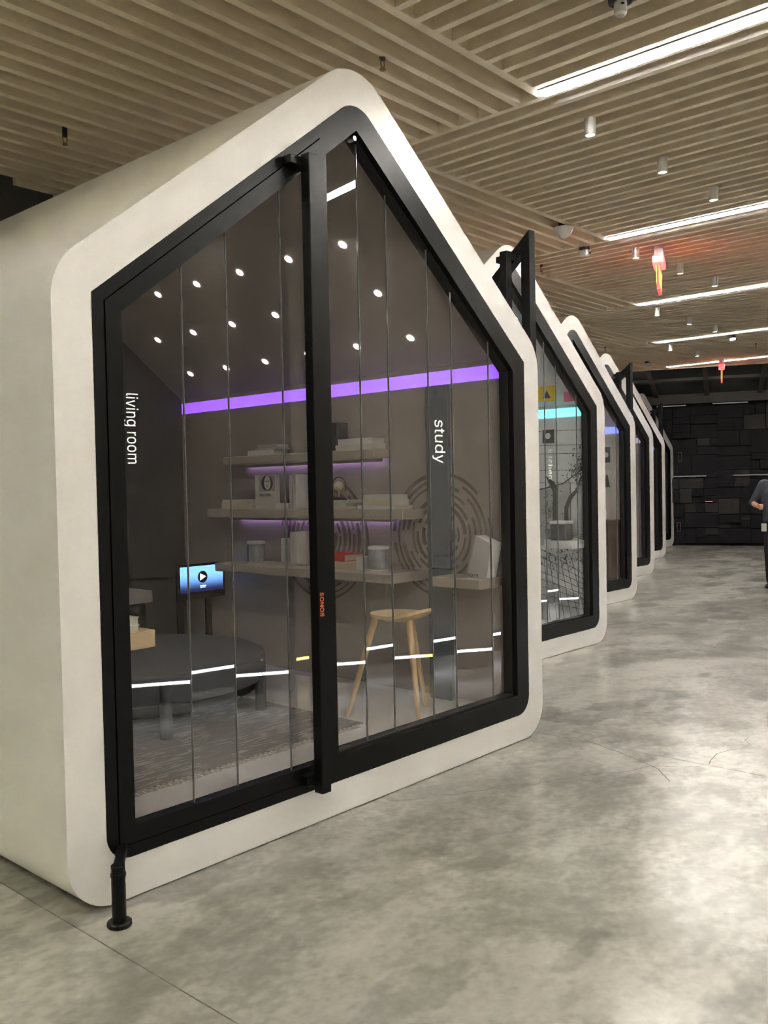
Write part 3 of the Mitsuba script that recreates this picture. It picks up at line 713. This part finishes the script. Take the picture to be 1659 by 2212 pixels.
put(key + '__play_disc', tm(cyl((0, 0, 0), (0, 0, 0.001), 0.045, 32), frame((2.625, 2.698, 0.845), (1, 0, 0), (0, 0, 1), (0, -1, 0))), 'm_ink')
put(key + '__play_arrow', extr(Polygon([(2.602, 0.82), (2.602, 0.872), (2.655, 0.846)]), 2.6955, 2.6965), 'm_white', emit=(0.5, 0.7, 0.9))
put(key + '__caption', cat([extr(sbox(2.60, 0.772, 2.655, 0.781), 2.6968, 2.6978), extr(sbox(2.60, 0.763, 2.65, 0.767), 2.6968, 2.6978)]), 'm_white', emit=(0.4, 0.5, 0.8))
for x in (2.40, 2.66): put(key + '__leg', bx(x, x + 0.05, 2.705, 2.725, 0.1505, 0.68), 'm_blackmatte')
tag(key, 'black screen on legs showing a blue play button, behind the ottoman', 'screen')
key = 'sideboard'
rr = sbox(0.75, 2.77, 2.28, 3.22).buffer(-0.12).buffer(0.12)
put(key + '__top', extz(rr, 0.69, 0.765), 'm_marble')
put(key + '__body', extz(rr.buffer(-0.05), 0.1505, 0.69), 'm_blackmatte')
tag(key, 'dark sideboard with a thick pale rounded top against the back of the front booth', 'sideboard')
key = 'wooden_ledge'
put(key, bx(0.201, 0.665, 0.42, 0.60, 0.83, 0.905, 0.004), 'm_lightwood'); tag(key, 'short pale wooden ledge at the left edge of the living room glass', 'shelf')
book(0.36, 0.60, 0.44, 0.57, 0.9055, 0.93, 'm_paper', 'pale book lying lower on the short wooden ledge')
book(0.38, 0.605, 0.45, 0.57, 0.9305, 0.965, 'm_white', 'white book lying on top of the pile on the short wooden ledge')

# ------------------------------------------------------------------ inside the second and third houses
M2 = np.array(T().translate([L1, L2, 0]).matrix, float)
M3 = np.array(T().translate([2 * L1, 2 * L2, 0]).matrix, float)
key = 'line_mural'
mur = []
def ln(pts, w=0.005):
    mur.append(LineString(pts).buffer(w / 2, cap_style=2))
for i in range(8): ln([(0.08, 0.62 - 0.045 * i), (0.62, 0.88 - 0.075 * i)], 0.004)
for i in range(7): ln([(0.10 + 0.08 * i, 0.16), (0.26 + 0.06 * i, 0.80)], 0.004)
for z in (1.50, 1.62, 1.78, 1.86, 2.0): ln([(0.08, z), (0.64, z + 0.012)], 0.004)
ln([(0.08, 1.66), (0.34, 1.50), (0.62, 1.44)], 0.010); ln([(0.26, 1.5), (0.26, 0.98)], 0.006); ln([(0.42, 1.46), (0.42, 0.9)], 0.006)
for i in range(5): ln([(0.08, 0.93 + 0.02 * i), (0.24, 0.95 + 0.02 * i)], 0.003)
put(key, tm(cat([extx(q, XW - 0.003, XW - 0.001) for q in mur]), M2), 'm_ink')
trunk = Polygon([(0.285, 0.98), (0.335, 0.98), (0.325, 1.28), (0.275, 1.38), (0.205, 1.44), (0.150, 1.56), (0.138, 1.55), (0.185, 1.42), (0.245, 1.35), (0.285, 1.26)])
trunk2 = Polygon([(0.40, 0.95), (0.46, 0.95), (0.45, 1.42), (0.53, 1.58), (0.44, 1.52), (0.395, 1.46)])
put(key + '__tree', tm(cat([extx(trunk, XW - 0.004, XW - 0.001), extx(trunk2, XW - 0.004, XW - 0.001)]), M2), 'm_ink')
lv = []
rl = random.Random(5)
def leaf(cy, cz, s):
    an = rl.uniform(0, 3.14); dy, dz = math.cos(an) * s, math.sin(an) * s
    lv.append(Polygon([(cy - dy, cz - dz), (cy + dz * 0.4, cz - dy * 0.4), (cy + dy, cz + dz), (cy - dz * 0.4, cz + dy * 0.4)]))
for i in range(130): leaf(rl.gauss(0.18, 0.045), rl.gauss(1.62, 0.09), rl.uniform(0.007, 0.016))
for i in range(120): leaf(rl.gauss(0.48, 0.05), rl.gauss(1.2, 0.18), rl.uniform(0.006, 0.014))
for i in range(120): leaf(rl.uniform(0.08, 0.62), rl.gauss(0.78, 0.05), rl.uniform(0.006, 0.014))
put(key + '__leaves', tm(cat([extx(q, XW - 0.005, XW - 0.001) for q in lv]), M2), 'm_ink')
labels[key + '__leaves'] = {'kind': 'stuff'}
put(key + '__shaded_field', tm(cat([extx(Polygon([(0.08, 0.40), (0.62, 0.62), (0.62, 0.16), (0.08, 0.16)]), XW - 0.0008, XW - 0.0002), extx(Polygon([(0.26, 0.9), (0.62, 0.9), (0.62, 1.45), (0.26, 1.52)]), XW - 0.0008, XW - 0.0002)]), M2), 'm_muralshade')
tag(key, 'black line drawing of a tree and deck on the second booth wall', 'mural')
def card(y0, y1, z0, z1, m, label, M=M2, dx_=0.0, shapes=None):
    key = name('picture_card')
    put(key, tm(bx(XW - 0.012 - dx_, XW - 0.006 - dx_, y0, y1, z0, z1), M), m)
    if shapes: put(key + '__picture', tm(extx(shapes, XW - 0.0135 - dx_, XW - 0.0122 - dx_), M), 'm_ink')
    tag(key, label, 'picture')
card(0.28, 0.47, ZE - 0.02, ZE + 0.16, 'm_yellow', 'yellow card above the cyan band in the second booth', M2, 0.20, Polygon([(0.33, ZE + 0.01), (0.42, ZE + 0.01), (0.375, ZE + 0.08)]))
card(0.14, 0.24, ZE - 0.03, ZE + 0.07, 'm_pink', 'pink card above the cyan band in the second booth', M2, 0.12)
card(0.41, 0.56, 1.88, 2.07, 'm_mural', 'framed dark portrait below the cyan band in the second booth', M2, 0.0, sbox(0.42, 1.89, 0.55, 2.02).difference(Point(0.49, 1.96).buffer(0.03)))
key = 'round_ledge'
led = fillet([(0, 0.08), (0.26, 0.08), (0.26, 0.44), (0, 0.44)], [0, 0.02, 0.1, 0])
m = extz(Polygon([(XW - 0.006 - x, y) for x, y in led.exterior.coords]), 0.90, 0.97); put(key, tm(m, M2), 'm_white'); tag(key, 'white ledge with a rounded corner on the mural wall of the second booth', 'shelf')
key = 'grey_speaker'
put(key, tm(bx(XW - 0.2, XW - 0.06, 0.20, 0.37, 0.9705, 1.12, 0.012), M2), 'm_charcoal')
put(key + '__top', tm(bx(XW - 0.205, XW - 0.055, 0.195, 0.375, 1.12, 1.15, 0.008), M2), 'm_white')
tag(key, 'grey speaker with a white top on the rounded ledge in the second booth', 'speaker')
key = 'brown_cabinet'
put(key, tm(bx(XW - 0.35, XW - 0.002, 0.115, 1.6, 0.1505, 1.02, 0.004), M3), 'm_browncab')
put(key + '__door', tm(bx(XW - 0.365, XW - 0.352, 0.13, 0.90, 0.18, 1.0, 0.003), M3), 'm_browncab')
put(key + '__door', tm(bx(XW - 0.365, XW - 0.352, 0.92, 1.58, 0.18, 1.0, 0.003), M3), 'm_browncab')
tag(key, 'dark brown cabinet behind the glass of the third booth', 'cabinet')
key = 'white_speaker'
put(key, tm(bx(XW - 0.25, XW - 0.1, 0.26, 0.52, 1.0205, 1.16, 0.012), M3), 'm_white')
put(key + '__grille', tm(bx(XW - 0.256, XW - 0.2495, 0.28, 0.50, 1.035, 1.145), M3), 'm_mesh'); tag(key, 'white speaker lying on the brown cabinet in the third booth', 'speaker')
card(0.22, 0.40, 1.72, 2.0, 'm_mural', 'framed picture below the blue band in the third booth', M3, 0.0, sbox(0.25, 1.76, 0.37, 1.96).difference(Point(0.31, 1.86).buffer(0.035)))
card(0.22, 0.38, 1.40, 1.66, 'm_mural', 'framed picture under the other one in the third booth', M3, 0.0, Polygon([(0.26, 1.44), (0.34, 1.44), (0.32, 1.6), (0.29, 1.6)]))

# ------------------------------------------------------------------ the person at the right edge
def chain(parts, edge):
    """hulls of sphere pairs joined into one surface"""
    M = m3.Manifold()
    for (p0, r0, p1, r1) in parts:
        s0 = m3.Manifold.sphere(r0, 20).translate(list(map(float, p0))); s1 = m3.Manifold.sphere(r1, 20).translate(list(map(float, p1)))
        M = M + m3.Manifold.batch_hull([s0, s1])
    M = M.refine_to_length(edge); g = M.to_mesh()
    t = trimesh.Trimesh(g.vert_properties[:, :3], g.tri_verts, process=True)
    trimesh.smoothing.filter_taubin(t, iterations=10); return t
P0 = np.array([11.30, 1.31, 0.0])
fwd = (CAM - P0) * np.array([1, 1, 0]); fwd /= np.linalg.norm(fwd)
ang = math.radians(18); fwd = np.array([fwd[0] * math.cos(ang) + fwd[1] * math.sin(ang), -fwd[0] * math.sin(ang) + fwd[1] * math.cos(ang), 0])
side = np.array([fwd[1], -fwd[0], 0])          # the person's right hand side (left in the picture)
def pp(s, f, z): return P0 + side * s + fwd * f + np.array([0, 0, z])
sh = {s: pp(0.195 * s, -0.01, 1.43) for s in (1, -1)}
el = {1: pp(0.335, 0.02, 1.175), -1: pp(-0.31, 0.03, 1.17)}
wr = {1: pp(0.17, 0.25, 1.13), -1: pp(-0.13, 0.26, 1.15)}
hips = {s: pp(0.09 * s, 0, 0.92) for s in (1, -1)}
kn = {s: pp(0.105 * s, 0.03, 0.50) for s in (1, -1)}
an_ = {s: pp(0.11 * s, -0.02, 0.09) for s in (1, -1)}
torso = [(pp(0.08, 0, 1.0), 0.105, pp(-0.08, 0, 1.0), 0.105), (pp(0.085, 0, 1.0), 0.105, pp(0.105, 0.0, 1.30), 0.115), (pp(-0.085, 0, 1.0), 0.105, pp(-0.105, 0, 1.30), 0.115),
         (pp(0.1, 0, 1.3), 0.115, pp(-0.1, 0, 1.3), 0.115), (pp(0.0, 0, 1.0), 0.11, pp(0, 0, 1.36), 0.10), (sh[1], 0.062, sh[-1], 0.062), (pp(0.09, 0, 1.32), 0.10, sh[1], 0.062), (pp(-0.09, 0, 1.32), 0.10, sh[-1], 0.062)]
neck = [(pp(0, -0.01, 1.42), 0.06, pp(0, 0.01, 1.56), 0.052)]
head = [(pp(0, 0.0, 1.68), 0.088, pp(0, 0.035, 1.63), 0.072), (pp(0, 0.035, 1.63), 0.07, pp(0, 0.055, 1.565), 0.045), (pp(0, -0.02, 1.69), 0.09, pp(0, 0.03, 1.70), 0.078),
        (pp(0, 0.105, 1.665), 0.010, pp(0, 0.122, 1.632), 0.013), (pp(0.08, -0.005, 1.66), 0.014, pp(0.084, -0.012, 1.625), 0.011), (pp(-0.08, -0.005, 1.66), 0.014, pp(-0.084, -0.012, 1.625), 0.011)]
body = torso[:1] + torso[4:5] + neck + head
for s in (1, -1):
    body += [(sh[s], 0.05, el[s], 0.040), (el[s], 0.041, wr[s], 0.027)]
    body += [(hips[s], 0.075, kn[s], 0.052), (kn[s], 0.05, an_[s], 0.038)]
    inward = (wr[-s] - wr[s]); inward /= np.linalg.norm(inward)
    palm = wr[s] + inward * 0.035 + fwd * 0.045 + np.array([0, 0, -0.005])
    body += [(wr[s], 0.026, palm, 0.030), (palm - np.array([0, 0, 0.012]), 0.022, palm + np.array([0, 0, 0.018]), 0.022)]
    for i, L in enumerate((0.9, 1.0, 0.95, 0.75)):
        b0 = palm + np.array([0, 0, 0.030 - 0.0195 * i]) + fwd * 0.022
        m1 = b0 + (fwd * 0.024 + inward * 0.022) * L; e1 = m1 + (inward * 0.026 - fwd * 0.010) * L
        body += [(b0, 0.0095, m1, 0.0088), (m1, 0.0088, e1, 0.0076)]
    tb = wr[s] + np.array([0, 0, 0.024]) + fwd * 0.02
    body += [(tb, 0.012, tb + fwd * 0.035 + np.array([0, 0, 0.016]), 0.010), (tb + fwd * 0.035 + np.array([0, 0, 0.016]), 0.010, tb + fwd * 0.058 + inward * 0.014 + np.array([0, 0, 0.016]), 0.0085)]
key = 'person'
put(key + '__body', chain(body, 0.012), 'm_skin', True)
shirt = [(a, ra_ + 0.008, b, rb_ + 0.008) for a, ra_, b, rb_ in torso]
for s in (1, -1):
    cuff = el[s] + (wr[s] - el[s]) * 0.12
    shirt += [(sh[s], 0.068, el[s], 0.052), (el[s], 0.052, cuff, 0.050)]
shirt += [(pp(0.09, 0, 0.95), 0.112, pp(-0.09, 0, 0.95), 0.112)]
put(key + '__shirt', chain(shirt, 0.016), 'm_shirt', True)
tr = [(hips[1], 0.108, hips[-1], 0.108)]
for s in (1, -1): tr += [(hips[s], 0.1, kn[s], 0.072), (kn[s], 0.070, an_[s] + np.array([0, 0, 0.01]), 0.058)]
put(key + '__trousers', chain(tr, 0.016), 'm_trousers', True)
for s in (1, -1):
    a0 = an_[s] * np.array([1, 1, 0])
    shoe = chain([(a0 - fwd * 0.045 + [0, 0, 0.042], 0.040, a0 + fwd * 0.09 + [0, 0, 0.036], 0.034), (a0 + fwd * 0.09 + [0, 0, 0.036], 0.034, a0 + fwd * 0.17 + [0, 0, 0.03], 0.028)], 0.012)
    shoe.vertices[:, 2] = np.maximum(shoe.vertices[:, 2], 0.001); put(key + '__shoe', shoe, 'm_blackmatte', True)
hair = chain([(pp(0, -0.03, 1.70), 0.095, pp(0, 0.0, 1.725), 0.088), (pp(0, 0.0, 1.725), 0.085, pp(0, 0.04, 1.735), 0.062), (pp(0, -0.05, 1.66), 0.078, pp(0, -0.04, 1.62), 0.06)], 0.014)
put(key + '__hair', hair, 'm_hair', True)
for s in (1, -1):
    e = trimesh.creation.icosphere(2, 0.011); e.apply_translation(pp(0.032 * s, 0.098, 1.668)); put(key + '__eye', e, 'm_white', True)
mo = chain([(pp(0.02, 0.099, 1.598), 0.006, pp(-0.02, 0.099, 1.598), 0.006)], 0.006); put(key + '__mouth', mo, 'm_red', True)
put(key + '__badge', tm(bx(-0.035, 0.035, 0, 0.003, -0.055, 0.055), frame(pp(0.155, 0.10, 0.84), -side, fwd, (0, 0, 1))), 'm_white')
tag(key, 'person in a dark grey shirt with hands held together, cut off by the right edge', 'person')
